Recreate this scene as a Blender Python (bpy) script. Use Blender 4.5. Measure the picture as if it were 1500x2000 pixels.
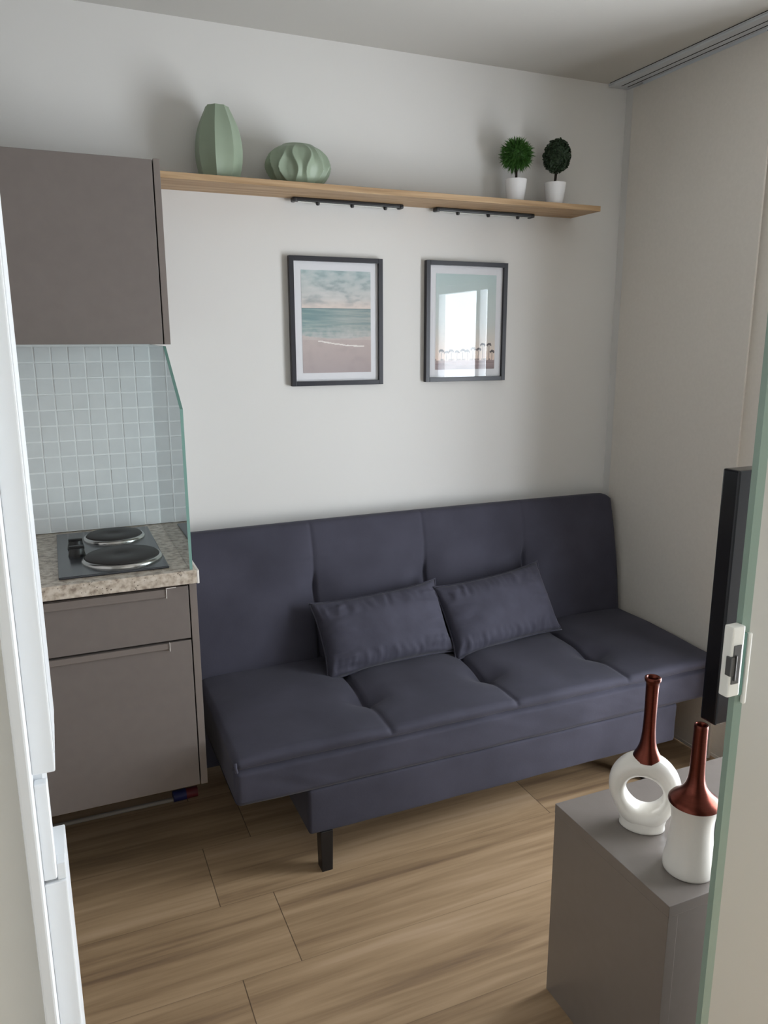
import bpy, bmesh, math, random
from mathutils import Vector, Matrix, noise as mnoise
PI = math.pi
C = bpy.context.scene.collection
SC = bpy.context.scene
for o in list(bpy.data.objects): bpy.data.objects.remove(o)

# ------------------------------------------------------------------ camera
cam_d = bpy.data.cameras.new('camera'); cam = bpy.data.objects.new('camera', cam_d); C.objects.link(cam)
YAW, PIT, ROL, FPX = math.radians(23.1925), math.radians(-12.4923), math.radians(-0.1739), 1498.52
fw = Vector((math.sin(YAW)*math.cos(PIT), math.cos(YAW)*math.cos(PIT), math.sin(PIT)))
rt = Vector((math.cos(YAW), -math.sin(YAW), 0)); up = rt.cross(fw)
rt2 = rt*math.cos(ROL) + up*math.sin(ROL); up2 = -rt*math.sin(ROL) + up*math.cos(ROL)
M = Matrix((rt2, up2, -fw)).transposed().to_4x4(); M.translation = (-0.32874, -2.69051, 1.57202)
cam.matrix_world = M
cam_d.sensor_fit = 'VERTICAL'; cam_d.sensor_height = 36; cam_d.sensor_width = 27
cam_d.lens = 36*FPX/2000; cam_d.clip_start = 0.02
SC.camera = cam

# ------------------------------------------------------------------ light and exposure
w = bpy.data.worlds.new('sky'); SC.world = w; w.use_nodes = True
bg = w.node_tree.nodes['Background']; bg.inputs[0].default_value = (0.86, 0.93, 1.0, 1); bg.inputs[1].default_value = 9.0
def area(name, loc, rot, sx, sy, e, col=(1, 1, 1)):
    d = bpy.data.lights.new(name, 'AREA'); d.shape = 'RECTANGLE'; d.size = sx; d.size_y = sy; d.energy = e; d.color = col
    o = bpy.data.objects.new(name, d); C.objects.link(o); o.location = loc; o.rotation_euler = rot
    return o
WX, WY0, WY1, WZ0, WZ1 = 2.25, -2.45, -0.98, .05, 1.95      # wall plane and opening of the balcony window
po = area('balcony_portal', (WX+.11, (WY0+WY1)/2, (WZ0+WZ1)/2), (0, PI/2, 0), WZ1-WZ0, WY1-WY0, 1); po.data.cycles.is_portal = True
area('balcony_bounce_fill', (WX+.12, (WY0+WY1)/2, .5), (0, math.radians(115), 0), .8, 1.2, 10, (1.0, .97, .93))  # added fill lamp tilted up, stands in for light off the balcony floor
vs = SC.view_settings
vs.view_transform = 'Standard'; vs.look = 'None'; vs.gamma = 1; vs.use_curve_mapping = False; vs.exposure = 1.05

# ------------------------------------------------------------------ helpers
def lin(c):
    f = lambda v: v/12.92 if v <= .04045 else ((v+.055)/1.055)**2.4
    return tuple(f(v/255) for v in c) + (1,)
def mat(name, col, rough=.5, spec=.5, metal=0, var=0, scale=8, bump=0, bscale=60, stretch=(1, 1, 1), sheen=0, coat=0):
    m = bpy.data.materials.new(name); m.use_nodes = True; nt = m.node_tree; b = nt.nodes['Principled BSDF']
    c = lin(col) if max(col) > 1.001 else tuple(col)[:3] + (1,)
    b.inputs['Base Color'].default_value = c; b.inputs['Roughness'].default_value = rough
    b.inputs['Specular IOR Level'].default_value = spec; b.inputs['Metallic'].default_value = metal
    if sheen: b.inputs['Sheen Weight'].default_value = sheen; b.inputs['Sheen Roughness'].default_value = .4
    if coat: b.inputs['Coat Weight'].default_value = coat; b.inputs['Coat Roughness'].default_value = .08
    if var or bump:
        tc = nt.nodes.new('ShaderNodeTexCoord'); mp = nt.nodes.new('ShaderNodeMapping'); mp.inputs['Scale'].default_value = stretch
        nt.links.new(tc.outputs['Object'], mp.inputs[0])
    if var:
        n = nt.nodes.new('ShaderNodeTexNoise'); n.inputs['Scale'].default_value = scale; n.inputs['Detail'].default_value = 5
        nt.links.new(mp.outputs[0], n.inputs['Vector'])
        r = nt.nodes.new('ShaderNodeValToRGB'); r.color_ramp.elements[0].position = .3; r.color_ramp.elements[1].position = .7
        r.color_ramp.elements[0].color = tuple(v*(1-var) for v in c[:3]) + (1,)
        r.color_ramp.elements[1].color = tuple(min(1, v*(1+var)) for v in c[:3]) + (1,)
        nt.links.new(n.outputs['Fac'], r.inputs[0]); nt.links.new(r.outputs[0], b.inputs['Base Color'])
    if bump:
        n2 = nt.nodes.new('ShaderNodeTexNoise'); n2.inputs['Scale'].default_value = bscale; n2.inputs['Detail'].default_value = 4
        nt.links.new(mp.outputs[0], n2.inputs['Vector'])
        bp = nt.nodes.new('ShaderNodeBump'); bp.inputs['Strength'].default_value = bump; bp.inputs['Distance'].default_value = .002
        nt.links.new(n2.outputs['Fac'], bp.inputs['Height']); nt.links.new(bp.outputs[0], b.inputs['Normal'])
    return m
def glass_mat(name, tint, refl=.08, rough=0.0, power=4):
    m = bpy.data.materials.new(name); m.use_nodes = True; nt = m.node_tree; nt.nodes.clear()
    out = nt.nodes.new('ShaderNodeOutputMaterial'); t = nt.nodes.new('ShaderNodeBsdfTransparent'); g = nt.nodes.new('ShaderNodeBsdfGlossy')
    t.inputs[0].default_value = tuple(tint) + (1,); g.inputs['Roughness'].default_value = rough
    mx = nt.nodes.new('ShaderNodeMixShader'); lw = nt.nodes.new('ShaderNodeFresnel'); lw.inputs['IOR'].default_value = 1.5
    mm = nt.nodes.new('ShaderNodeMath'); mm.operation = 'MULTIPLY'; mm.inputs[1].default_value = refl/.04; mm.use_clamp = True
    ge = nt.nodes.new('ShaderNodeNewGeometry'); fr = nt.nodes.new('ShaderNodeMath'); fr.operation = 'SUBTRACT'; fr.inputs[0].default_value = 1
    m3 = nt.nodes.new('ShaderNodeMath'); m3.operation = 'MULTIPLY'      # reflect on the entering face only
    nt.links.new(ge.outputs['Backfacing'], fr.inputs[1]); nt.links.new(fr.outputs[0], m3.inputs[1])
    nt.links.new(lw.outputs[0], mm.inputs[0]); nt.links.new(mm.outputs[0], m3.inputs[0]); nt.links.new(m3.outputs[0], mx.inputs[0])
    nt.links.new(t.outputs[0], mx.inputs[1]); nt.links.new(g.outputs[0], mx.inputs[2]); nt.links.new(mx.outputs[0], out.inputs[0])
    return m
def bx(bm, x0, x1, y0, y1, z0, z1, bev=0.0, seg=2):
    r = bmesh.ops.create_cube(bm, size=1)
    vsn = r['verts']
    for v in vsn: v.co = Vector(((x0+x1)/2 + v.co.x*(x1-x0), (y0+y1)/2 + v.co.y*(y1-y0), (z0+z1)/2 + v.co.z*(z1-z0)))
    if bev:
        es = list({e for v in vsn for e in v.link_edges})
        bmesh.ops.bevel(bm, geom=es, offset=bev, segments=seg, affect='EDGES', profile=.6)
    return bm
def B(*a, **k):
    bm = bmesh.new(); bx(bm, *a, **k); return bm
def lathe(bm, prof, n=48, c=(0, 0, 0), mod=None, cap0=True, cap1=True):
    rings = []
    for (r, z) in prof:
        ring = []
        for i in range(n):
            a = 2*PI*i/n; rr = r*(mod(a, z) if mod else 1)
            ring.append(bm.verts.new((c[0]+rr*math.cos(a), c[1]+rr*math.sin(a), c[2]+z)))
        rings.append(ring)
    for a, b in zip(rings, rings[1:]):
        for i in range(n):
            j = (i+1) % n; bm.faces.new((a[i], a[j], b[j], b[i]))
    if cap0: bm.faces.new(list(reversed(rings[0])))
    if cap1: bm.faces.new(rings[-1])
    return bm
def tube(bm, pts, r, n=8):
    pts = [Vector(p) for p in pts]; rings = []
    for k, p in enumerate(pts):
        t = (pts[min(k+1, len(pts)-1)] - pts[max(k-1, 0)]).normalized()
        a = Vector((0, 0, 1)) if abs(t.z) < .9 else Vector((1, 0, 0))
        u = t.cross(a).normalized(); v = t.cross(u)
        rings.append([bm.verts.new(p + r*(u*math.cos(2*PI*i/n) + v*math.sin(2*PI*i/n))) for i in range(n)])
    for a, b in zip(rings, rings[1:]):
        for i in range(n): bm.faces.new((a[i], a[(i+1) % n], b[(i+1) % n], b[i]))
    bm.faces.new(list(reversed(rings[0]))); bm.faces.new(rings[-1])
    return bm
def root_loc(o):
    while o.parent: o = o.parent
    return Vector(o.location)
def obj(name, bm, m, parent=None, smooth=False, local=False, auto=None):
    me = bpy.data.meshes.new(name)
    bmesh.ops.recalc_face_normals(bm, faces=bm.faces[:])
    if parent is not None and not local: bm.transform(Matrix.Translation(-root_loc(parent)))
    loc = None
    if parent is None and not local:
        xs = [v.co for v in bm.verts]
        loc = Vector(((min(v.x for v in xs)+max(v.x for v in xs))/2, (min(v.y for v in xs)+max(v.y for v in xs))/2, min(v.z for v in xs)))
        bm.transform(Matrix.Translation(-loc))
    bm.to_mesh(me); bm.free()
    for p in me.polygons: p.use_smooth = smooth
    if smooth and auto: me.set_sharp_from_angle(angle=math.radians(auto))
    for mm in (m if isinstance(m, (list, tuple)) else [m]): me.materials.append(mm)
    o = bpy.data.objects.new(name, me); C.objects.link(o)
    if parent is not None: o.parent = parent
    if loc is not None: o.location = loc
    return o
def thing(name, label, cat, loc, group=None, rz=0):
    o = bpy.data.objects.new(name, None); C.objects.link(o); o.location = loc; o.rotation_euler = (0, 0, rz); o.empty_display_size = .1
    o['label'] = label; o['category'] = cat
    if group: o['group'] = group
    return o
def tag(o, label, cat, group=None):
    o['label'] = label; o['category'] = cat
    if group: o['group'] = group
    return o
def struct(name, bm, m, label=None, cat=None, **k):
    o = obj(name, bm, m, **k); o['kind'] = 'structure'
    if label: o['label'] = label
    if cat: o['category'] = cat
    return o

# ------------------------------------------------------------------ materials
M_wall = mat('wall_paint', (216, 214, 211), .85, .25, bump=.04, bscale=220)
M_ceil = mat('ceiling_paint', (194, 192, 187), .9, .2)
M_hall = mat('hall_paint', (224, 222, 215), .85, .2, bump=.04, bscale=200)
M_taupe = mat('taupe_laminate', (114, 106, 102), .5, .35, var=.03, scale=30, bump=.03, bscale=300)
M_taupe_edge = mat('taupe_edge', (120, 111, 106), .5, .35)
M_dark = mat('shadow_gap', (40, 34, 33), .8, .1)
M_panel = mat('sliding_panel_fabric', (212, 206, 198), .9, .15, var=.02, scale=90, bump=.06, bscale=500)
M_white = mat('white_aluminium', (236, 239, 242), .35, .5)
M_white2 = mat('white_plastic', (232, 232, 226), .35, .5)
M_rail = mat('rail_aluminium', (196, 200, 204), .4, .5)
M_black = mat('black_metal', (22, 21, 23), .4, .5)
M_blackg = mat('black_screen', (14, 17, 24), .18, .5)
M_suede = mat('charcoal_suede', (64, 63, 74), .85, .2, var=.17, scale=5, bump=.12, bscale=160, sheen=.08)
M_suede2 = mat('charcoal_suede_cushion', (67, 66, 78), .8, .2, var=.12, scale=14, bump=.12, bscale=160, sheen=.12)
M_green = mat('sage_ceramic', (142, 156, 136), .45, .4, var=.03, scale=10)
M_pot = mat('white_ceramic_pot', (232, 231, 232), .25, .5)
M_vase = mat('white_glazed_ceramic', (238, 234, 226), .28, .5, coat=.3)
M_copper = mat('copper_metal', (106, 56, 46), .28, .5, metal=1, var=.08, scale=40, stretch=(1, 1, 12))
M_tv_stand = mat('taupe_laminate_stand', (122, 114, 109), .30, .8, var=.03, scale=40, bump=.02, bscale=300)
M_iron = mat('cast_iron_plate', (52, 48, 48), .55, .4, var=.06, scale=30)
M_steel = mat('steel_ring', (190, 188, 186), .22, .5, metal=1)
M_hobglass = mat('black_enamel', (58, 60, 66), .2, .6)
M_trunk = mat('dark_stem', (44, 36, 32), .8, .2)
M_grass = mat('plastic_grass', (62, 104, 44), .6, .3, var=.45, scale=60)
M_box = mat('plastic_boxwood', (38, 56, 36), .55, .35, var=.5, scale=90)
M_frame = mat('black_frame', (34, 34, 42), .35, .5)
M_mat = mat('passepartout', (226, 226, 230), .9, .1)
M_pglass = glass_mat('picture_glass', (.98, .98, .98), .055)
M_wglass = glass_mat('window_glass', (.98, .98, .98), .04)
M_splash = glass_mat('clear_green_glass', (.89, .95, .935), .16)
M_gedge = mat('green_glass_edge', (112, 152, 144), .15, .6)
M_gmargin = mat('green_glass_margin', (134, 154, 142), .18, .6)
M_frost = mat('frosted_door_glass', (176, 174, 166), .38, .35)
M_lockdark = mat('lock_metal', (92, 92, 92), .35, .5, metal=.6)
M_grout = mat('white_grout', (240, 240, 242), .9, .2)
M_tile = mat('white_mosaic_tile', (222, 223, 226), .22, .5, var=.03, scale=18)
M_raw = mat('white_laminate_edge', (226, 222, 216), .7, .3)
M_blue = mat('blue_plastic', (26, 30, 78), .5, .4)
M_red = mat('red_plastic', (92, 24, 30), .5, .4)
M_pole = mat('pale_pole', (138, 130, 122), .4, .4)

def granite():
    m = mat('beige_granite', (190, 178, 164), .35, .45); nt = m.node_tree; b = nt.nodes['Principled BSDF']
    tc = nt.nodes.new('ShaderNodeTexCoord')
    n1 = nt.nodes.new('ShaderNodeTexNoise'); n1.inputs['Scale'].default_value = 55; n1.inputs['Detail'].default_value = 6
    n2 = nt.nodes.new('ShaderNodeTexVoronoi'); n2.inputs['Scale'].default_value = 130
    n3 = nt.nodes.new('ShaderNodeTexNoise'); n3.inputs['Scale'].default_value = 22; n3.inputs['Detail'].default_value = 3
    for n in (n1, n2, n3): nt.links.new(tc.outputs['Object'], n.inputs['Vector'])
    r = nt.nodes.new('ShaderNodeValToRGB'); e = r.color_ramp.elements
    e[0].position = .32; e[0].color = lin((138, 124, 112)); e[1].position = .62; e[1].color = lin((206, 196, 184))
    e2 = r.color_ramp.elements.new(.47); e2.color = lin((182, 169, 154))
    nt.links.new(n1.outputs['Fac'], r.inputs[0])
    mu = nt.nodes.new('ShaderNodeMath'); mu.operation = 'MULTIPLY_ADD'; mu.inputs[1].default_value = -1.0; mu.inputs[2].default_value = .80
    nt.links.new(n3.outputs['Fac'], mu.inputs[0])
    ad = nt.nodes.new('ShaderNodeMath'); ad.operation = 'ADD'; nt.links.new(n2.outputs['Distance'], ad.inputs[0]); nt.links.new(mu.outputs[0], ad.inputs[1])
    r2 = nt.nodes.new('ShaderNodeValToRGB'); r2.color_ramp.elements[0].position = .36; r2.color_ramp.elements[1].position = .48
    r2.color_ramp.elements[0].color = lin((104, 92, 86)); r2.color_ramp.elements[1].color = (1, 1, 1, 1)
    nt.links.new(ad.outputs[0], r2.inputs[0])
    mx = nt.nodes.new('ShaderNodeMixRGB'); mx.blend_type = 'MULTIPLY'; mx.inputs[0].default_value = .8
    nt.links.new(r.outputs[0], mx.inputs[1]); nt.links.new(r2.outputs[0], mx.inputs[2]); nt.links.new(mx.outputs[0], b.inputs['Base Color'])
    return m
M_granite = granite()

def wood(name, c0, c1, c2, scale=1.0, rough=.5):
    m = mat(name, c1, rough, .35); nt = m.node_tree; b = nt.nodes['Principled BSDF']
    tc = nt.nodes.new('ShaderNodeTexCoord'); mp = nt.nodes.new('ShaderNodeMapping'); mp.inputs['Scale'].default_value = (1.2*scale, 30*scale, 30*scale)
    nt.links.new(tc.outputs['Object'], mp.inputs[0])
    n = nt.nodes.new('ShaderNodeTexNoise'); n.inputs['Scale'].default_value = 2.2; n.inputs['Detail'].default_value = 7; n.inputs['Distortion'].default_value = .6
    nt.links.new(mp.outputs[0], n.inputs['Vector'])
    r = nt.nodes.new('ShaderNodeValToRGB'); e = r.color_ramp.elements
    e[0].position = .3; e[0].color = lin(c0); e[1].position = .7; e[1].color = lin(c2); e3 = e.new(.5); e3.color = lin(c1)
    nt.links.new(n.outputs['Fac'], r.inputs[0]); nt.links.new(r.outputs[0], b.inputs['Base Color'])
    return m
M_shelf = wood('oak_shelf', (146, 116, 84), (172, 142, 108), (192, 164, 130))

def floor_mat():
    m = mat('oak_plank_floor', (180, 150, 120), .42, .35); nt = m.node_tree; b = nt.nodes['Principled BSDF']; L = nt.links.new
    def N(t): return nt.nodes.new(t)
    def mth(op, a, bb=None, c=None):
        n = N('ShaderNodeMath'); n.operation = op
        for i, v in enumerate((a, bb, c)):
            if v is None: continue
            if isinstance(v, (int, float)): n.inputs[i].default_value = v
            else: L(v, n.inputs[i])
        return n.outputs[0]
    g = N('ShaderNodeNewGeometry'); sx = N('ShaderNodeSeparateXYZ'); L(g.outputs['Position'], sx.inputs[0])
    x, y = sx.outputs[0], sx.outputs[1]
    W, LEN = .28, 1.125
    yy = mth('MULTIPLY', mth('ADD', y, .765), 1/W); row = mth('FLOOR', yy); fy = mth('FRACT', yy)
    par = mth('ABSOLUTE', mth('MODULO', row, 2.0))
    off = mth('MULTIPLY_ADD', par, .155, -.015)
    xx = mth('MULTIPLY', mth('SUBTRACT', x, off), 1/LEN); col = mth('FLOOR', xx); fx = mth('FRACT', xx)
    cv = N('ShaderNodeCombineXYZ'); L(row, cv.inputs[0]); L(col, cv.inputs[1])
    wn = N('ShaderNodeTexWhiteNoise'); wn.noise_dimensions = '2D'; L(cv.outputs[0], wn.inputs['Vector'])
    # grain, shifted for each plank
    sh = mth('MULTIPLY', wn.outputs['Value'], 7.0)
    v1 = N('ShaderNodeCombineXYZ'); L(mth('ADD', mth('MULTIPLY', x, .9), sh), v1.inputs[0]); L(mth('MULTIPLY', y, 13), v1.inputs[1]); L(sh, v1.inputs[2])
    n1 = N('ShaderNodeTexNoise'); n1.inputs['Scale'].default_value = 1.0; n1.inputs['Detail'].default_value = 5; n1.inputs['Distortion'].default_value = .5; L(v1.outputs[0], n1.inputs['Vector'])
    v2 = N('ShaderNodeCombineXYZ'); L(mth('ADD', mth('MULTIPLY', x, 5), sh), v2.inputs[0]); L(mth('MULTIPLY', y, 110), v2.inputs[1]); L(sh, v2.inputs[2])
    n2 = N('ShaderNodeTexNoise'); n2.inputs['Scale'].default_value = 1.0; n2.inputs['Detail'].default_value = 5; L(v2.outputs[0], n2.inputs['Vector'])
    v3 = N('ShaderNodeCombineXYZ'); L(mth('ADD', mth('MULTIPLY', x, 1.6), sh), v3.inputs[0]); L(mth('MULTIPLY', y, 30), v3.inputs[1]); L(sh, v3.inputs[2])
    n3 = N('ShaderNodeTexNoise'); n3.inputs['Scale'].default_value = 1.0; n3.inputs['Detail'].default_value = 3; n3.inputs['Distortion'].default_value = 1.2; L(v3.outputs[0], n3.inputs['Vector'])
    t = mth('ADD', mth('MULTIPLY', n1.outputs['Fac'], .62), mth('MULTIPLY', n2.outputs['Fac'], .16))
    t = mth('ADD', t, mth('MULTIPLY', n3.outputs['Fac'], .26))
    t = mth('ADD', t, mth('MULTIPLY_ADD', wn.outputs['Value'], .07, -.05))
    r = N('ShaderNodeValToRGB'); e = r.color_ramp.elements
    e[0].position = .36; e[0].color = lin((124, 101, 80)); e[1].position = .68; e[1].color = lin((186, 159, 130))
    e2 = e.new(.47); e2.color = lin((154, 128, 99)); e3 = e.new(.56); e3.color = lin((172, 145, 114))
    L(t, r.inputs[0])
    # joints: dark at plank ends, faint along the length
    je = mth('LESS_THAN', mth('MINIMUM', fx, mth('SUBTRACT', 1, fx)), .0012)
    jl = mth('LESS_THAN', mth('MINIMUM', fy, mth('SUBTRACT', 1, fy)), .0045)
    j = mth('MAXIMUM', mth('MULTIPLY', je, .75), mth('MULTIPLY', jl, .30))
    mx = N('ShaderNodeMixRGB'); mx.inputs[2].default_value = lin((62, 48, 38)); L(j, mx.inputs[0]); L(r.outputs[0], mx.inputs[1])
    L(mx.outputs[0], b.inputs['Base Color'])
    bp = N('ShaderNodeBump'); bp.inputs['Strength'].default_value = .08; bp.inputs['Distance'].default_value = .002; L(n2.outputs['Fac'], bp.inputs['Height']); L(bp.outputs[0], b.inputs['Normal'])
    return m
M_floor = floor_mat()

# ------------------------------------------------------------------ room
H = 2.559; XL, XR, YR = -1.2, WX, -3.6; YD = -1.95
struct('floor', B(XL-.1, XR+.1, YR-.1, .1, -.08, 0), M_floor, 'pale oak plank floor running under the sofa', 'floor')
struct('ceiling', B(XL-.1, XR+.1, YR-.1, .1, H, H+.1), M_ceil, 'plain off-white ceiling', 'ceiling')
struct('wall_back', B(XL-.1, XR+.1, 0, .1, 0, H), M_wall, 'white wall behind the sofa, carrying shelf and pictures', 'wall')
struct('wall_left', B(XL-.1, XL, YR-.1, 0, 0, H), M_wall, 'white wall at the end of the kitchen', 'wall')
def holed(axis, c0, c1, u0, u1, holes):
    # wall slab with rectangular openings (a0, a1, z0, z1), openings in order along the wall
    bm = bmesh.new()
    def q(a, b_, z0, z1):
        if axis == 'x': bx(bm, a, b_, c0, c1, z0, z1)
        else: bx(bm, c0, c1, a, b_, z0, z1)
    cur = u0
    for a0, a1, z0, z1 in holes:
        if a0 > cur: q(cur, a0, 0, H)
        if z0 > 0: q(a0, a1, 0, z0)
        q(a0, a1, z1, H); cur = a1
    if cur < u1: q(cur, u1, 0, H)
    return bm
def window(name, axis, c, u0, u1, z0, z1, mul, label):
    bm = bmesh.new()
    def q(b0, a, b_, z0_, z1_, d0, d1, bev=0):
        if axis == 'x': bx(b0, a, b_, c+d0, c+d1, z0_, z1_, bev)
        else: bx(b0, c+d0, c+d1, a, b_, z0_, z1_, bev)
    for (a, b_) in [(u0, u0+.05), (u1-.05, u1)] + [(m-.025, m+.025) for m in mul]: q(bm, a, b_, z0, z1, .02, .07, .004)
    for (a, b_) in ((z0, z0+.05), (z1-.05, z1)): q(bm, u0+.05, u1-.05, a, b_, .022, .068)
    w_ = struct(name, bm, M_white, label, 'window')
    pb = bmesh.new(); q(pb, u0+.04, u1-.04, z0+.04, z1-.04, .043, .047)
    obj('window_pane', pb, M_wglass, w_)
struct('wall_right', holed('y', XR, XR+.1, YR-.1, 0, [(WY0, WY1, WZ0, WZ1)]), M_wall, 'white wall with balcony window beyond the sliding panels', 'wall')
struct('leak_blocker', B(1.880, 1.93, -.17, 0, 0, H), M_wall, 'added white strip blocking stray light, unseen behind the sliding panel', 'trim')  # added strip, blocks light leaking past the panel's far edge
window('window_1', 'y', XR, WY0, WY1, WZ0, WZ1, (-1.84,), 'tall white-framed balcony window at the right')
struct('wall_rear', B(XL-.1, XR+.1, YR-.1, YR, 0, H), M_hall, 'wall behind the viewer', 'wall')
# partition with the door opening
struct('wall_front', holed('x', YD+.012, YD+.1, XL, 1.06, [(-.389, .78, 0, 2.16)]), M_hall, 'grey-beige wall beside the white door frame, at the left edge', 'wall')
jt = bmesh.new()
bx(jt, -.389, -.378, YD-.03, YD+.1, 0, 2.15, .002)
bx(jt, -.378, -.3575, YD, YD+.1, 1.168, 2.15, .0015)
bx(jt, -.378, -.3575, YD, YD+.1, 0, 1.048, .0015)
bx(jt, -.3575, -.3565, YD+.004, YD+.1, 1.186, 2.15)
bx(jt, -.378, -.370, YD+.012, YD+.1, 1.048, 1.168)
tr = struct('trim_1', jt, M_white, 'white aluminium door frame with notched latch keeper, at the left edge', 'door frame')
bm = bmesh.new()
bx(bm, -.3785, -.3655, YD-.001, YD+.012, 1.052, 1.158, .003, 3)
obj('latch_keeper', bm, M_white, tr)
bm = bmesh.new(); bx(bm, -.3655, -.3575, YD+.003, YD+.02, 1.048, 1.066, .001)
obj('keeper_lug', bm, M_white, tr)

# ------------------------------------------------------------------ curtain rail and sliding panels
rail = thing('curtain_rail', 'pale grey grooved track on the ceiling above the sliding panels', 'curtain rail', (1.855, -1.1, 2.541))
bm = bmesh.new(); RY0, RY1 = -1.84, -.004
xs = [1.786, 1.7895, 1.824, 1.829, 1.858, 1.863, 1.892, 1.897, 1.93]
bx(bm, 1.786, 1.934, RY0, RY1, 2.5535, H-.0005)
for a, b_ in ((1.789, 1.823), (1.829, 1.853), (1.859, 1.884), (1.890, 1.934)): bx(bm, a, b_, RY0, RY1-.03, 2.546, 2.5535, .001)
bx(bm, 1.786, 1.934, RY1-.03, RY1, 2.546, 2.5535, .004)
obj('track', bm, M_rail, rail)
bm = bmesh.new()
for a, b_ in ((1.823, 1.829), (1.853, 1.859), (1.884, 1.890)): bx(bm, a, b_, RY0, RY1-.03, 2.5464, 2.5534)
bx(bm, 1.7850, 1.7866, RY0, RY1-.01, 2.5568, 2.5588)
obj('groove_shade', bm, M_dark, rail)  # dark strips painting the shade in the slots and along the edge
def sliding_panel(x, y0, y1, label):
    t = thing('sliding_panel', label, 'sliding panel', (x, (y0+y1)/2, .012), 'sliding panels hung from the ceiling track')
    obj('panel_sheet', B(x-.004, x+.004, y0, y1, .014, 2.536, .001), M_panel, t)
    obj('hanger', B(x-.002, x+.002, y0+.05, y1-.05, 2.535, 2.549), M_rail, t)
    obj('bottom_bar', B(x-.006, x+.006, y0, y1, .004, .018, .002), M_panel, t)
sliding_panel(1.8715, -.72, -.055, 'tall flat grey-beige sliding panel beside the right end of the sofa')
sliding_panel(1.899, -1.09, -.70, 'grey sliding panel behind the upright black television, nearer the glass door')

# ------------------------------------------------------------------ kitchen
uc = thing('wall_cabinet', 'matte taupe wall cabinet above the tiled backsplash', 'cabinet', (-.57, -.17, 1.568))
obj('cabinet_body', B(-1.14, -.017, -.335, -.003, 1.569, 2.062), M_dark, uc)
obj('door', B(-1.14, -.020, -.356, -.337, 1.568, 2.064, .0012), M_taupe, uc)
obj('side_panel', B(-.0165, 0.001, -.356, -.002, 1.567, 2.067, .0008), M_taupe_edge, uc)
# mosaic backsplash
bs = thing('tile_backsplash', 'white square mosaic tiles behind the hob', 'backsplash', (-.57, -.004, .962))
obj('grout', B(-1.17, -.0205, -.0088, -.0005, .962, 1.568), M_grout, bs)
rnd = random.Random(4); bm = bmesh.new(); P = .05
nx = 24; nz = 13
for i in range(nx):
    for k in range(nz):
        x1 = -.022 - i*P - (.0 if i else 0); x0 = x1 - P + .0022; z0 = .963 + k*P; z1 = min(z0 + P - .0022, 1.567)
        if z1 - z0 < .006 or x0 < -1.17: continue
        r = bmesh.ops.create_cube(bm, size=1); c = Vector(((x0+x1)/2, -.0065, (z0+z1)/2))
        tx, tz = rnd.uniform(-.022, .022), rnd.uniform(-.018, .018)
        for v in r['verts']:
            lx, ly, lz = v.co.x*(x1-x0), v.co.y*.007, v.co.z*(z1-z0)
            if ly < 0: lx *= .93; lz *= .93
            v.co = c + Vector((lx, ly + tx*lx + tz*lz, lz))
obj('tiles', bm, M_tile, bs)
# countertop
ct = thing('countertop', 'beige speckled granite countertop with thick front edge', 'countertop', (-.57, -.31, .921))
bm = bmesh.new(); bx(bm, -1.14, -.004, -.62, -.002, .922, .960, .002)
obj('slab', bm, M_granite, ct)
obj('end_strip', B(-.004, .002, -.62, -.002, .921, .959, .001), M_raw, ct)
# hob
hob = thing('hob', 'black two-plate electric hob set in the granite countertop', 'hob', (-.212, -.30, .960))
obj('hob_plate', B(-.355, -.07, -.572, -.055, .9602, .9665, .003), M_hobglass, hob)
for (cx, cy, r) in ((-.185, -.172, .084), (-.183, -.437, .102)):
    bm = bmesh.new(); lathe(bm, [(r+.009, .9655), (r+.009, .969), (r+.006, .9745), (r+.001, .976), (r-.001, .974), (r-.002, .966)], 64, (cx, cy, 0), cap0=True, cap1=True)
    bu = obj('burner_ring', bm, M_steel, hob, smooth=True, auto=50)
    bm = bmesh.new(); lathe(bm, [(r-.001, .967), (r-.001, .9785), (r-.004, .981), (r*.55, .981), (r*.25, .9805), (r*.22, .979), (r*.05, .979)], 64, (cx, cy, 0))
    obj('burner_plate', bm, M_iron, bu, smooth=True, auto=40)
for cy in (-.262, -.352):
    bm = bmesh.new(); lathe(bm, [(.024, .9665), (.023, .972), (.019, .988), (.018, .990)], 28, (-.302, cy, 0)); bx(bm, -.322, -.282, cy-.006, cy+.006, .985, .996, .002)
    obj('knob', bm, M_black, hob, smooth=True, auto=35)
# glass splash guard
gp = thing('glass_splash_guard', 'clear greenish glass guard standing at the right end of the countertop', 'glass guard', (-.016, -.3, .960))
prof = [(-.006, .9605), (-.612, .9605), (-.606, 1.40), (-.356, 1.562), (-.006, 1.5665)]
bm = bmesh.new(); X0, X1 = -.0215, -.0135
a = [bm.verts.new((X0, y, z)) for y, z in prof]; b_ = [bm.verts.new((X1, y, z)) for y, z in prof]
bm.faces.new(a); bm.faces.new(list(reversed(b_)))
for i in range(len(prof)):
    j = (i+1) % len(prof); f = bm.faces.new((a[i], a[j], b_[j], b_[i])); f.material_index = 1
obj('glass_sheet', bm, [M_splash, M_gedge], gp)

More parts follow.
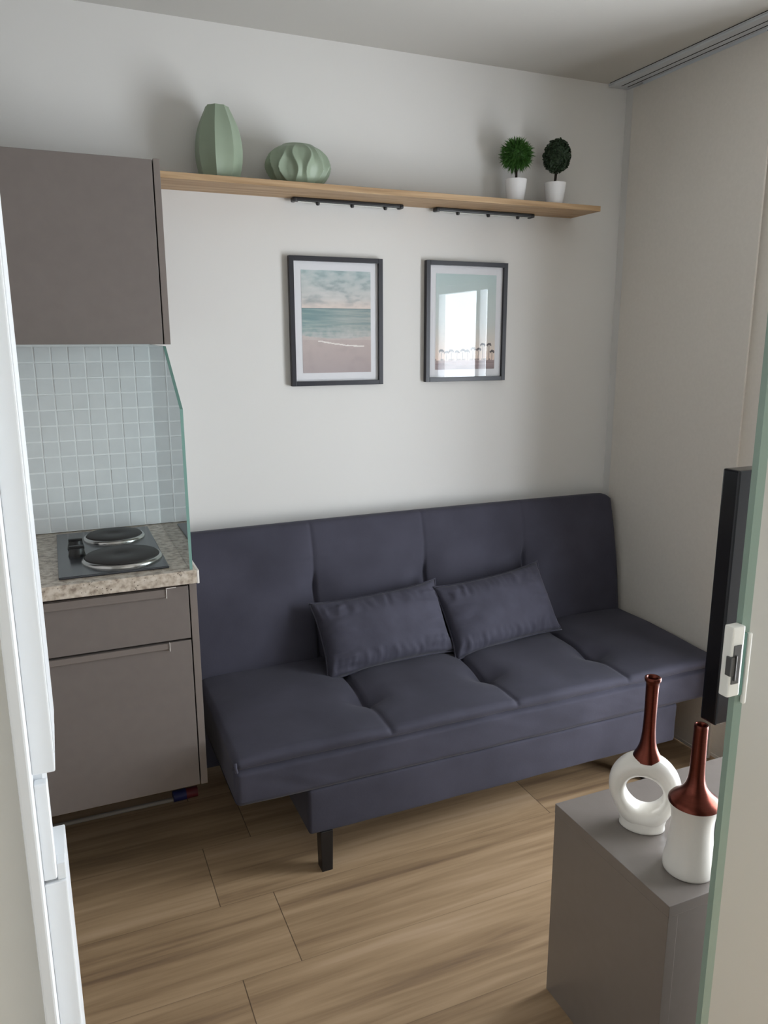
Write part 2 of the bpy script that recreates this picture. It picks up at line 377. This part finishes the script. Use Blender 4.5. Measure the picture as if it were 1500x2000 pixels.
bc = thing('base_cabinet', 'matte taupe base cabinet under the granite countertop', 'cabinet', (-.57, -.3, .297))
obj('cabinet_body', B(-1.14, -.024, -.575, -.003, .300, .9205), M_dark, bc)
obj('side_panel', B(-.0235, -.004, -.600, -.003, .297, .9205, .0008), M_taupe_edge, bc)
dr = obj('drawer', B(-1.138, -.027, -.600, -.576, .758, .912, .001), M_taupe, bc)
bm = bmesh.new(); bx(bm, -1.138, -.088, -.607, -.598, .893, .911, .0012); bx(bm, -1.138, -.088, -.6075, -.604, .889, .895, .0008)
h = obj('drawer_handle', bm, M_taupe_edge, dr)
bm = bmesh.new(); bx(bm, -.088, -.0865, -.609, -.598, .885, .912); bx(bm, -.0865, -.06, -.6015, -.5985, .9105, .9125)
obj('handle_cap', bm, M_raw, dr)
do = obj('door', B(-1.138, -.027, -.600, -.576, .298, .752, .001), M_taupe, bc)
bm = bmesh.new(); bx(bm, -1.138, -.088, -.607, -.598, .736, .7525, .0012)
obj('door_handle', bm, M_taupe_edge, do)
obj('handle_cap', B(-.088, -.0865, -.609, -.598, .730, .754), M_raw, do)
# pole under the cabinet
pl = thing('cleaning_pole', 'thin pale pole with blue and red end lying under the base cabinet', 'pole', (-.5, -.185, 0))
obj('pole', tube(bmesh.new(), [(-1.1, -.185, .009), (-.062, -.185, .009)], .0075, 12), M_pole, pl, smooth=True, auto=40)
obj('blue_sleeve', tube(bmesh.new(), [(-.062, -.185, .020), (-.018, -.183, .020)], .0195, 14), M_blue, pl, smooth=True, auto=40)
obj('red_end', tube(bmesh.new(), [(-.018, -.183, .020), (.022, -.182, .020)], .0185, 14), M_red, pl, smooth=True, auto=40)

# ------------------------------------------------------------------ shelf, light bars
SZ = 2.071
tag(obj('wall_shelf', B(0.003, 1.640, -.184, -.001, 2.052, SZ, .001), M_shelf), 'long light oak wall shelf carrying vases and small plants', 'shelf')
def light_bar(x0, x1, label):
    t = thing('light_bar', label, 'light', ((x0+x1)/2, -.028, 2.030), 'slim light bars under the wall shelf')
    obj('housing', B(x0, x1, -.040, -.012, 2.040, 2.0518, .003), M_black, t)
    obj('end_cap', B(x0-.002, x0+.012, -.042, -.010, 2.037, 2.0515, .004), M_black, t)
    obj('end_cap', B(x1-.012, x1+.002, -.042, -.010, 2.037, 2.0515, .004), M_black, t)
    obj('diffuser', B(x0+.02, x1-.02, -.0265, -.0165, 2.0385, 2.0402), M_white2, t)
    for k in range(3):
        xx = x0 + (x1-x0)*(.22 + .31*k)
        obj('lamp_stud', lathe(bmesh.new(), [(.002, 2.030), (.0055, 2.031), (.007, 2.035), (.007, 2.041)], 16, (xx, -.030, 0)), M_black, t, smooth=True, auto=40)
light_bar(.478, .885, 'slim black light bar under the shelf, above the beach wave picture')
light_bar(1.020, 1.440, 'slim black light bar under the shelf, above the palm tree picture')

# ------------------------------------------------------------------ green vases
def interp(tab, t):
    for (a, va), (b2, vb) in zip(tab, tab[1:]):
        if t <= b2:
            u = (t-a)/(b2-a); u = u*u*(3-2*u) if False else u
            return va + (vb-va)*u
    return tab[-1][1]
def smooth_tab(tab, n):
    # Catmull-Rom through (t, v)
    out = []
    for i in range(n+1):
        t = tab[0][0] + (tab[-1][0]-tab[0][0])*i/n
        k = max(j for j in range(len(tab)-1) if tab[j][0] <= t + 1e-9)
        p1, p2 = tab[k], tab[k+1]; p0 = tab[max(k-1, 0)]; p3 = tab[min(k+2, len(tab)-1)]
        h_ = p2[0]-p1[0]; u = (t-p1[0])/h_
        m1 = (p2[1]-p0[1])/max(p2[0]-p0[0], 1e-6)*h_; m2 = (p3[1]-p1[1])/max(p3[0]-p1[0], 1e-6)*h_
        v = (2*u**3-3*u**2+1)*p1[1] + (u**3-2*u**2+u)*m1 + (-2*u**3+3*u**2)*p2[1] + (u**3-u**2)*m2
        out.append((t, v))
    return out
vs1 = thing('fluted_vase', 'tall sage green fluted vase on the left end of the shelf', 'vase', (.222, -.094, SZ))
tab = [(0, .060), (.012, .0640), (.06, .0735), (.10, .0740), (.15, .0655), (.19, .0490), (.213, .0375), (.217, .036)]
out = [(v, t) for t, v in smooth_tab(tab, 40)]
NF = 8; ph = math.radians(-110)
def flute(a, z):
    u = ((a-ph)/(2*PI/NF)) % 1.0
    return 1.0 - .115*math.sin(PI*u)**.8
prof = out + [(.031, .2165), (.027, .20), (.045, .12), (.045, .03)]
obj('vase_body', lathe(bmesh.new(), prof, 128, (0, 0, 0), flute), M_green, vs1, smooth=True, local=True, auto=32)
vs2 = thing('rippled_vase', 'squat round sage green vase with wavy ridges on the shelf', 'vase', (.480, -.098, SZ))
tab = [(0, .066), (.006, .074), (.03, .098), (.06, .110), (.09, .100), (.112, .078), (.123, .056), (.127, .050)]
out = [(v, t) for t, v in smooth_tab(tab, 48)]
def ripple(a, z):
    t = z/.127; env = max(0, math.sin(PI*min(1, max(0, t))))**.7
    env = min(1, env*1.15)
    w_ = a*14/(2*PI) + .25; off = .21*math.sin(2*PI*(t*1.15 - .12)); n0 = round(w_)
    d = min(abs(w_ - (n + (off if n % 2 == 0 else -off))) for n in (n0-1, n0, n0+1))
    return 1.015 - env*.15*math.sin(PI/2*min(1, d*2))**.85
bm = lathe(bmesh.new(), out + [(.045, .1255), (.042, .11), (.08, .06), (.05, .02)], 360, (0, 0, 0), ripple)
for v in bm.verts: v.co.y *= .80
obj('vase_body', bm, M_green, vs2, smooth=True, local=True, auto=70)

# ------------------------------------------------------------------ topiary plants
def pot_bm():
    return lathe(bmesh.new(), [(.028, 0), (.0305, .002), (.033, .02), (.0375, .055), (.0405, .083), (.0405, .085), (.038, .085), (.037, .078), (.034, .074)], 40)
def blade(bm, o, d, ln, wd, r):
    d = d.normalized(); a = Vector((r.uniform(-1, 1), r.uniform(-1, 1), r.uniform(-1, 1))); s = d.cross(a).normalized()*wd
    m_ = o + d*ln*.5 + a*ln*.06
    q = [bm.verts.new(o-s*.6), bm.verts.new(o+s*.6), bm.verts.new(m_+s), bm.verts.new(o+d*ln+Vector((0, 0, -ln*.12))), bm.verts.new(m_-s)]
    bm.faces.new((q[0], q[1], q[2], q[4])); bm.faces.new((q[4], q[2], q[3]))
def ball_dir(r):
    z = r.uniform(-1, 1); a = r.uniform(0, 2*PI); s = math.sqrt(1-z*z); return Vector((s*math.cos(a), s*math.sin(a), z))
r = random.Random(7)
t1 = thing('topiary_plant', 'small artificial plant with spiky bright green grass ball in white pot', 'plant', (1.318, -.095, SZ), 'small potted topiary balls on the shelf')
t2 = thing('topiary_plant', 'small artificial plant with dark green boxwood ball in white pot at shelf end', 'plant', (1.490, -.098, SZ), 'small potted topiary balls on the shelf')
for t in (t1, t2): obj('pot', pot_bm(), M_pot, t, smooth=True, local=True, auto=50)
obj('trunk', tube(bmesh.new(), [(0, 0, .070), (.001, 0, .10), (.0, 0, .15)], .0045, 10), M_trunk, t1, smooth=True, local=True)
obj('trunk', tube(bmesh.new(), [(-.004, 0, .070), (0, 0, .10), (.003, 0, .14)], .0050, 10), M_trunk, t2, smooth=True, local=True)
bm = bmesh.new(); c = Vector((.0, 0, .172))
bmesh.ops.create_icosphere(bm, subdivisions=3, radius=.040, matrix=Matrix.Translation(c))
for i in range(1500):
    d = ball_dir(r); d2 = (d + .35*ball_dir(r)).normalized()
    blade(bm, c + d*r.uniform(.028, .042), d2, r.uniform(.022, .033), .0016, r)
obj('foliage', bm, M_grass, t1, local=True)
bm = bmesh.new(); c = Vector((.003, 0, .180))
sc = Vector((.051, .051, .060))
bmesh.ops.create_icosphere(bm, subdivisions=3, radius=1, matrix=Matrix.Translation(c) @ Matrix.Diagonal((.044, .044, .053, 1)))
for i in range(1700):
    d = ball_dir(r); o = c + Vector((d.x*sc.x, d.y*sc.y, d.z*sc.z))*r.uniform(.82, 1.02)
    n = (d + .8*ball_dir(r)).normalized(); a = n.cross(ball_dir(r)).normalized(); b2 = n.cross(a)
    l, wd = r.uniform(.004, .0065), r.uniform(.003, .0042)
    q = [bm.verts.new(o + a*l*math.cos(k*PI/3) + b2*wd*math.sin(k*PI/3) + n*(.0012 if k in (0, 3) else 0)) for k in range(6)]
    bm.faces.new(q)
obj('foliage', bm, M_box, t2, local=True)

# ------------------------------------------------------------------ framed prints
def print_mesh(w_, h_, fn, nx, ny, seedmat):
    bm = bmesh.new(); cl = bm.verts.layers.float_color.new('print')
    g = [[None]*(nx+1) for _ in range(ny+1)]
    for j in range(ny+1):
        for i in range(nx+1):
            u, v = i/nx, j/ny
            vt = bm.verts.new(((u-.5)*w_, 0, (v-.5)*h_)); c = lin([max(0, min(255, q)) for q in fn(u, v)]); vt[cl] = c; g[j][i] = vt
    for j in range(ny):
        for i in range(nx): bm.faces.new((g[j][i], g[j][i+1], g[j+1][i+1], g[j+1][i]))
    return bm
def vc_mat(name):
    m = mat(name, (200, 200, 200), .8, .2); nt = m.node_tree; a = nt.nodes.new('ShaderNodeAttribute'); a.attribute_name = 'print'
    nt.links.new(a.outputs['Color'], nt.nodes['Principled BSDF'].inputs['Base Color']); return m
M_print = vc_mat('printed_paper')
def mixc(a, b2, t): t = max(0, min(1, t)); return tuple(a[k] + (b2[k]-a[k])*t for k in range(3))
def nz(x, y, z=0): return mnoise.fractal(Vector((x, y, z)), 1.0, 2.0, 5)
def sea(u, v):
    y = 1 - v
    if y < .365:
        c = mixc((168, 188, 190), (214, 206, 202), y/.365)
        n = nz(u*3.2, y*11, 3) + .5*nz(u*8, y*26, 9)
        c = mixc(c, (226, 222, 220), .5*n + .12); c = mixc(c, (132, 146, 152), -.75*n - .02)
        return mixc(c, (232, 214, 204), max(0, (y-.27)/.095)*.7)
    if y < .64 + .05*math.sin(u*2.2 + .4) - .03:
        t = (y-.365)/.27
        c = mixc((126, 156, 158), (152, 170, 168), t); c = mixc(c, (178, 178, 174), u*.75)
        n = nz(u*2.5, y*40, 5); c = mixc(c, (96, 132, 138), max(0, n)*.6); c = mixc(c, (206, 206, 202), max(0, -n)*.5)
        sw = nz(u*14, y*18, 2); 
        if t > .6: c = mixc(c, (208, 204, 202), (t-.6)*1.2 + .3*sw)
        if y < .372: c = (92, 124, 130)
        return c
    c = mixc((196, 182, 178), (176, 164, 164), (y-.64)/.36)
    f = .685 + .05*math.sin((u-.25)*2.6)
    if u > .22 and abs(y-f-.006*nz(u*20, 3)) < .006 and u < .9: return (238, 234, 230)
    if abs(y - .645) < .03: c = mixc(c, (206, 200, 196), .5)
    return mixc(c, (160, 148, 148), .35*nz(u*6, y*10, 7))
PALMS = [(.10, .10), (.18, .085), (.27, .10), (.36, .09), (.45, .105), (.54, .095), (.63, .12), (.72, .115), (.80, .165), (.90, .165), (.95, .09)]
def palms(u, v):
    y = 1 - v
    if y > .905:
        c = mixc((176, 156, 154), (150, 134, 136), (y-.905)/.095)
        n = nz(u*3, y*60, 1); return mixc(c, (104, 92, 98), max(0, n)*.8)
    c = mixc((190, 208, 208), (206, 212, 210), y/.5) if y < .5 else mixc((206, 212, 210), (236, 214, 200), (y-.5)/.4)
    for k, (px, ph_) in enumerate(PALMS):
        top = .905 - ph_; dx = (u-px - .008*math.sin(k*2.1)*(.905-y)/ph_); asp = .62
        if top < y < .905 and abs(dx) < .0038: return (92, 78, 80)
        ex, ey = dx*asp/.026, (y-top)/.02
        if ex*ex + ey*ey < 1 + .5*nz(u*60, y*60, k) and (ey < .15 or abs(ex) > .5): return (86, 80, 82)
    if .885 < y < .905 and nz(u*14, 2, 4) > -.05: return mixc(c, (120, 106, 106), .7)
    return c
def framed(name, xc, zc, fn, label):
    W_, H_, D = .3517, .4467, .022
    t = thing('framed_picture', label, 'picture', (xc, -.001, zc-H_/2), 'framed prints over the sofa')
    x0, x1, z0, z1 = xc-W_/2, xc+W_/2, zc-H_/2, zc+H_/2; fwid = .0165
    bm = bmesh.new()
    bx(bm, x0, x0+fwid, -D, -.001, z0, z1, .001); bx(bm, x1-fwid, x1, -D, -.001, z0, z1, .001)
    bx(bm, x0+fwid, x1-fwid, -D, -.001, z0, z0+fwid, .001); bx(bm, x0+fwid, x1-fwid, -D, -.001, z1-fwid, z1, .001)
    obj('frame', bm, M_frame, t)
    obj('mat_board', B(x0+fwid, x1-fwid, -.010, -.002, z0+fwid, z1-fwid), M_mat, t)
    pw, ph_ = W_-2*.0445, H_-2*.0455
    bm = print_mesh(pw, ph_, fn, 132, 180, 0); bm.transform(Matrix.Translation((xc, -.0106, zc)))
    obj('print', bm, M_print, t)
    obj('glazing', B(x0+fwid, x1-fwid, -.0145, -.0130, z0+fwid, z1-fwid), M_pglass, t)
framed('a', .4617+.1758, 1.4182+.2234, sea, 'black framed beach print with sea and foaming wave, left of the two')
framed('b', .9906+.1758, 1.4217+.2234, palms, 'black framed print of a row of palm trees, glass reflecting the window')

# ------------------------------------------------------------------ sofa
sofa = thing('sofa_bed', 'dark charcoal suede sofa bed against the white wall', 'sofa', (.95, -.45, 0))
def loop_rr(a0, a1, b0, b1, rad, na, nb, nc=5):
    # closed rounded rectangle in (a,b) with outward normals: bottom, +a side, top, -a side
    pts = []
    def seg(p, q, n, nrm):
        for i in range(n): 
            t = i/n; pts.append((p[0]+(q[0]-p[0])*t, p[1]+(q[1]-p[1])*t, nrm[0], nrm[1]))
    def arc(c, s):
        for i in range(nc):
            an = s + (PI/2)*i/nc; pts.append((c[0]+rad*math.cos(an), c[1]+rad*math.sin(an), math.cos(an), math.sin(an)))
    seg((a0+rad, b0), (a1-rad, b0), 8, (0, -1)); arc((a1-rad, b0+rad), -PI/2)
    seg((a1, b0+rad), (a1, b1-rad), nb, (1, 0)); arc((a1-rad, b1-rad), 0)
    seg((a1-rad, b1), (a0+rad, b1), na, (0, 1)); arc((a0+rad, b1-rad), PI/2)
    seg((a0, b1-rad), (a0, b0+rad), nb, (-1, 0)); arc((a0+rad, b0+rad), PI)
    return pts
def slab(x0, x1, loop, nx, disp, rend, xform, seams=()):
    bm = bmesh.new(); xs_ = []
    for i in range(7): t = i/6*PI/2; xs_.append((x0 + rend*(1-math.sin(t)), rend*(1-math.cos(t))))
    xs_ = [(x0 + rend*(1-math.cos(i/6*PI/2)), rend*(1-math.sin(i/6*PI/2))) for i in range(7)]
    inner = [x0 + rend + (x1-x0-2*rend)*i/nx for i in range(1, nx)]
    for s in seams: inner += [s + d for d in (-.02, -.012, -.007, -.0035, 0, .0035, .007, .012, .02)]
    xs_ += [(x, 0) for x in sorted(inner)]
    xs_ += [(x1 - rend*(1-math.cos(i/6*PI/2)), rend*(1-math.sin(i/6*PI/2))) for i in range(6, -1, -1)]
    rings = []
    for (x, ins) in xs_:
        ring = []
        for (a, b2, na_, nb_) in loop:
            d = disp(x, a, b2, na_, nb_) - ins
            ring.append(bm.verts.new(xform(x, a + na_*d, b2 + nb_*d)))
        rings.append(ring)
    n = len(loop)
    for p, q in zip(rings, rings[1:]):
        for i in range(n): bm.faces.new((p[i], p[(i+1) % n], q[(i+1) % n], q[i]))
    bm.faces.new(list(reversed(rings[0]))); bm.faces.new(rings[-1])
    return bm
SX0, SX1 = .046, 1.855
def nse(x, y, z, s): return mnoise.noise(Vector((x*s, y*s, z*s)))
# seat: a = y (front is -a), b = z
seat_seams = (.525, .972, 1.425)
def seat_disp(x, a, b, na, nb):
    d = 0
    if nb > .5:
        d += .022*nb*(.35 + .65*min(1, max(0, (a+.75)/.35))) 
        segs = (SX0,) + seat_seams + (SX1,)
        for s0, s1 in zip(segs, segs[1:]):
            if s0 <= x <= s1:
                u = (x-s0)/(s1-s0); d += .010*(1 - abs(2*u-1)**3)*nb
        for s in seat_seams:
            deep = .016 if -.555 < a < -.30 else .004
            if a <= -.555: deep = .004 + .012*math.exp(-((a+.555)/.02)**2)
            d -= deep*math.exp(-((x-s)/.009)**2) + .020*math.exp(-((x-s)**2 + (a+.545)**2)/.0035) + (.010*math.exp(-((x-s)/.05)**2) if -.57 < a < -.2 else 0)
        d += .003*nse(x, a, 0, 7)
    if na < -.5:
        t = (b-.397)/.0075
        d -= .014*math.exp(-t*t)
        if b < .40: d -= .003
        d += .004*nse(x, b*2.0, 1, 6) + .0014*nse(x*1.0 + b*2.2, b*.6, 5, 13)
    if nb < -.5: d += .002*nse(x, a, 3, 6)
    return d
loop = loop_rr(-.752, -.13, .285, .424, .016, 44, 26)
bm = slab(SX0, SX1, loop, 110, seat_disp, .020, lambda x, a, b: (x, a, b), seat_seams)
obj('seat', bm, M_suede, sofa, smooth=True)
# corner tuck on the seat front
bm = bmesh.new()
tube(bm, [(.050, -.752, .428), (.049, -.757, .415), (.052, -.758, .402)], .0045, 8)
obj('corner_pleat', bm, M_suede2, sofa, smooth=True)
# backrest: a = thickness (front is -a), b = height along the lean
BX0 = .006
back_seams = (.488, .935, 1.385); ANG = math.radians(11.3); BH = .535; TH = .088
def back_x(x, a, b):
    # base of the front face at y=-.205, z=.415
    return (x, -.205 + (a)*math.cos(ANG) + b*math.sin(ANG), .415 - a*math.sin(ANG) + b*math.cos(ANG))
def back_disp(x, a, b, na, nb):
    d = 0
    # rounded upper corners of the slab seen from the front
    for xe, sg in ((BX0, 1), (SX1, -1)):
        q = (x-xe)*sg
        if q < .06 and nb > .3: d -= nb*(.06 - math.sqrt(max(0, .06**2 - (.06-q)**2)))*.9
    if nb > .5 : d += .004*math.sin((x-SX0)/(SX1-SX0)*PI)
    if na < -.5:
        segs = (BX0-.02,) + back_seams + (SX1,)
        edge = min(1, b/.05)*min(1, (BH-b)/.10)
        for s0, s1 in zip(segs, segs[1:]):
            if s0 <= x <= s1:
                u = (x-s0)/(s1-s0); d += .010*(1 - abs(2*u-1)**3)*edge
        d += .012*math.sin(PI*min(1, max(0, b/BH)))
        for s in back_seams:
            deep = .003 if b > .36 else (.003 + .012*min(1, (.36-b)/.06) if b > .20 else .015)
            d -= deep*math.exp(-((x-s)/.008)**2) + .022*math.exp(-((x-s)**2 + (b-.285)**2)/.004) + .006*math.exp(-((x-s)/.05)**2)*(1 if b < .4 else .3)
        d += .003*nse(x, b, 2, 6)
    return d
loop = loop_rr(0, TH, 0, BH, .026, 8, 60)
bm = slab(BX0, SX1-.004, loop, 110, back_disp, .030, back_x, back_seams)
obj('backrest', bm, M_suede, sofa, smooth=True)
# base box and legs
def base_disp(x, a, b, na, nb): return .002*nse(x*1.5, a, b*3, 6)
loop = loop_rr(-.742, -.20, .134, .2835, .010, 12, 14)
obj('base', slab(.262, 1.668, loop, 60, base_disp, .010, lambda x, a, b: (x, a, b)), M_suede, sofa, smooth=True)
for (lx, ly) in ((.316, -.722), (1.555, -.722), (.316, -.24), (1.555, -.24)):
    bm = B(lx-.02, lx+.02, ly-.02, ly+.02, 0, .136, .002)
    for v in bm.verts:
        if v.co.z < .07: v.co.x = lx + (v.co.x-lx)*.86
    obj('leg', bm, M_black, sofa)
obj('added_dark_sheet', B(.03, 1.84, -.118, -.09, .06, .43, .004), M_suede, sofa)  # added dark sheet hiding the lit wall behind, keeps the gap dark
# cushions
def cushion(label, loc, w_, h_, T, rx, ry, rz, seed):
    t = thing('cushion', label, 'cushion', loc, 'matching charcoal cushions on the sofa')
    t.rotation_euler = (rx, ry, rz)
    bm = bmesh.new(); nx_, ny_ = 64, 40; rows = {}
    def P_(u, v, s):
        px = u*w_/2*(1 - .055*(1-abs(v)**2.5)*abs(u)**3); pz = v*h_/2*(1 - .09*(1-abs(u)**2.5)*abs(v)**3)
        e = max(0, (1-u**2))**.5*max(0, (1-v**2))**.5
        e = e**.85
        th = T/2*e
        k = max(0, abs(v)-.45)/.55; k2 = max(0, abs(u)-.5)/.5
        f1 = nse(u*13 + .9*nse(u, v, seed, 3), v*1.1 + seed, seed*3, 1); f2 = nse(v*8 + .8*nse(u, v, seed+7, 3), u*1.0, seed*5, 1)
        wr = (.024*f1*k*(1-k)*4*.45 + .022*f2*k2*(1-k2)*4*.4)*(1 if e > .05 else 0)
        th += wr + .010*nse(u, v, seed+2, 2.2)*e
        return (px, s*th, pz)
    for s in (-1, 1):
        for j in range(ny_+1):
            for i in range(nx_+1):
                u, v = -1+2*i/nx_, -1+2*j/ny_
                edge = i in (0, nx_) or j in (0, ny_)
                if s == 1 and edge: rows[(s, i, j)] = rows[(-1, i, j)]; continue
                rows[(s, i, j)] = bm.verts.new(P_(u, v, s))
        for j in range(ny_):
            for i in range(nx_):
                q = [rows[(s, i, j)], rows[(s, i+1, j)], rows[(s, i+1, j+1)], rows[(s, i, j+1)]]
                bm.faces.new(q if s == -1 else list(reversed(q)))
    # settle so that the lowest point is at the origin height
    obj('cover', bm, M_suede2, t, smooth=True, local=True)
    pts = []
    for k in range(0, 129):
        f = k/128*4; sd = int(f) % 4; q = f-int(f); 
        u, v = ((-1+2*q, -1), (1, -1+2*q), (1-2*q, 1), (-1, 1-2*q))[sd]
        x_, _, z_ = P_(u, v, -1); m_ = 1.008 + .012*(abs(u)*abs(v))**8
        pts.append((x_*m_, 0, z_*m_))
    obj('piping', tube(bmesh.new(), pts, .0032, 6), M_suede2, t, smooth=True, local=True)
cushion('dark grey cushion leaning on the sofa back, left of the pair', (.702, -.282, .562), .50, .275, .150, math.radians(-31), math.radians(-2.6), math.radians(2), 1.0)
cushion('dark grey cushion leaning on the sofa back, right of the pair', (1.178, -.288, .568), .485, .28, .150, math.radians(-31), math.radians(-4.0), math.radians(4), 5.0)

# ------------------------------------------------------------------ TV stand, television, copper-necked vases
SH = .514
st = thing('tv_stand', 'low taupe laminate cabinet in the right foreground carrying two vases', 'cabinet', (1.26, -1.553, 0))
obj('top_board', B(.672, 1.85, -1.737, -1.369, SH-.025, SH, .0012), M_tv_stand, st)
obj('side_panel', B(.6725, .697, -1.7365, -1.3695, 0, SH-.0253, .0008), M_tv_stand, st)
obj('side_panel', B(1.825, 1.8495, -1.7365, -1.3695, 0, SH-.0253, .0008), M_tv_stand, st)
obj('back_panel', B(.6975, 1.8245, -1.735, -1.717, .0, SH-.0255), M_tv_stand, st)
for x0, x1 in ((.699, 1.259), (1.263, 1.823)):
    d_ = obj('door', B(x0, x1, -1.389, -1.371, .03, SH-.03, .001), M_tv_stand, st)
obj('bottom_board', B(.698, 1.824, -1.716, -1.39, .03, .05), M_tv_stand, st)
tv = thing('television', 'black television seen nearly edge-on behind the glass door lock', 'television', (1.33, -1.63, SH))
obj('screen', B(.853, 1.80, -1.640, -1.600, .806, 1.332, .004), M_blackg, tv)
for lx in (.95, 1.70):
    bm = bmesh.new(); bx(bm, lx-.075, lx+.06, -1.70, -1.56, SH+.0005, SH+.010, .003); bx(bm, lx+.01, lx+.055, -1.634, -1.606, SH+.009, .808, .003)
    obj('stand_foot', bm, M_black, tv)

va = thing('ring_vase', 'white ring-shaped vase with copper neck on the taupe cabinet', 'vase', (.800, -1.515, SH), rz=math.radians(-45))
# ring body, laid out in its own plane: x sideways, z up
def poly_r(tab, a):
    a = math.degrees(a) % 360
    tb = tab + [(tab[0][0]+360, tab[0][1])]
    pr = [(t-360, v) for t, v in tab[-2:]] + tb + [(t+360, v) for t, v in tab[1:3]]
    for k in range(1, len(pr)-2):
        if pr[k][0] <= a <= pr[k+1][0]:
            p0, p1, p2, p3 = pr[k-1:k+3]; h_ = p2[0]-p1[0]; u = (a-p1[0])/h_
            m1 = (p2[1]-p0[1])/(p2[0]-p0[0])*h_; m2 = (p3[1]-p1[1])/(p3[0]-p1[0])*h_
            return (2*u**3-3*u**2+1)*p1[1] + (u**3-2*u**2+u)*m1 + (-2*u**3+3*u**2)*p2[1] + (u**3-u**2)*m2
    return tab[0][1]
HC = .088
outer = [(0, .0755), (25, .0805), (45, .084), (65, .0875), (90, .090), (115, .0875), (135, .084), (155, .0805), (180, .0755), (205, .0710), (225, .0745), (245, .080), (270, .080), (295, .080), (315, .0745), (335, .0710)]
inner = [(0, .039), (45, .0385), (90, .0385), (135, .040), (180, .039), (225, .038), (270, .040), (315, .038)]
depth = [(0, .030), (90, .034), (180, .030), (225, .034), (270, .036), (315, .034)]
bm = bmesh.new(); NA, NB = 120, 28; rings = []
for i in range(NA):
    a = 2*PI*i/NA; ro, ri, dd = poly_r(outer, a), poly_r(inner, a), poly_r(depth, a); m_, hh = (ro+ri)/2, (ro-ri)/2; ring = []
    for k in range(NB):
        ph_ = 2*PI*k/NB; cc, ss = math.cos(ph_), math.sin(ph_)
        cc = math.copysign(abs(cc)**.85, cc); ss = math.copysign(abs(ss)**.85, ss)
        rr = m_ + hh*cc; ring.append(bm.verts.new((rr*math.cos(a), dd*ss, max(.012, HC + rr*math.sin(a)))))
    rings.append(ring)
for i in range(NA):
    p_, q = rings[i], rings[(i+1) % NA]
    for k in range(NB): bm.faces.new((p_[k], p_[(k+1) % NB], q[(k+1) % NB], q[k]))
# foot
def ell(bm, prof, n=64):
    rs = []
    for (rx, ry, z) in prof: rs.append([bm.verts.new((rx*math.cos(2*PI*i/n), ry*math.sin(2*PI*i/n), z)) for i in range(n)])
    for a, b2 in zip(rs, rs[1:]):
        for i in range(n): bm.faces.new((a[i], a[(i+1) % n], b2[(i+1) % n], b2[i]))
    bm.faces.new(list(reversed(rs[0]))); bm.faces.new(rs[-1])
ell(bm, [(.046, .035, 0), (.049, .037, .002), (.0488, .0368, .006), (.0475, .0355, .012), (.050, .0355, .022), (.0525, .034, .034)])
obj('ring_body', bm, M_vase, va, smooth=True, local=True, auto=60)
tab = [(.166, .0315), (.174, .0285), (.186, .0225), (.20, .0178), (.225, .0145), (.26, .0132), (.30, .0132), (.335, .0136), (.345, .0142)]
prof = [(v, t) for t, v in smooth_tab(tab, 40)] + [(.0165, .348), (.0175, .352), (.017, .356), (.0145, .3575), (.0115, .356), (.0105, .345), (.0100, .30)]
bm = lathe(bmesh.new(), prof, 48)
obj('copper_neck', bm, M_copper, va, smooth=True, local=True, auto=60)
vb = thing('bottle_vase', 'white waisted vase with copper funnel neck beside the glass door', 'vase', (.789, -1.665, SH))
tab = [(.002, .0505), (.015, .0510), (.05, .0455), (.09, .0415), (.125, .0425), (.148, .0480)]
prof = [(.048, 0)] + [(v, t) for t, v in smooth_tab(tab, 30)] + [(.049, .151), (.047, .153)]
obj('vase_body', lathe(bmesh.new(), prof, 64), M_vase, vb, smooth=True, local=True, auto=60)
tab = [(.1525, .0505), (.158, .0490), (.166, .0410), (.176, .0295), (.19, .0205), (.21, .0160), (.25, .0143), (.30, .0136), (.318, .0136)]
prof = [(.047, .1515)] + [(v, t) for t, v in smooth_tab(tab, 40)] + [(.0130, .3215), (.0105, .322), (.0085, .319), (.008, .28)]
obj('copper_neck', lathe(bmesh.new(), prof, 56), M_copper, vb, smooth=True, local=True, auto=60)

# ------------------------------------------------------------------ glass door
dg = struct('door_1', B(.5475, 1.04, YD-.005, YD+.005, .008, 2.15), M_frost, 'frosted glass door leaf with green edge at the right', 'door')
obj('glass_edge', B(.5315, .5475, YD-.005, YD+.005, .008, 2.15), M_gmargin, dg)
bm = bmesh.new(); bx(bm, .5085, .5315, YD-.012, YD+.004, 1.080, 1.185, .0025)
lk = obj('lock_case', bm, M_white2, dg)
bm = bmesh.new(); bx(bm, .5125, .5265, YD-.0135, YD-.0115, 1.100, 1.158, .0008)
bx(bm, .5060, .5140, YD-.0155, YD-.006, 1.114, 1.142, .001); bx(bm, .5145, .5165, YD-.0165, YD-.0120, 1.106, 1.144, .0006)
obj('lock_bolt', bm, M_lockdark, lk)
obj('lock_backplate', B(.533, .5395, YD-.0095, YD-.0058, 1.078, 1.172, .001), M_gedge, dg)
obj('pull_bar', B(.5405, .5475, YD-.012, YD-.0055, 1.064, 1.172, .003, 3), M_white2, dg)
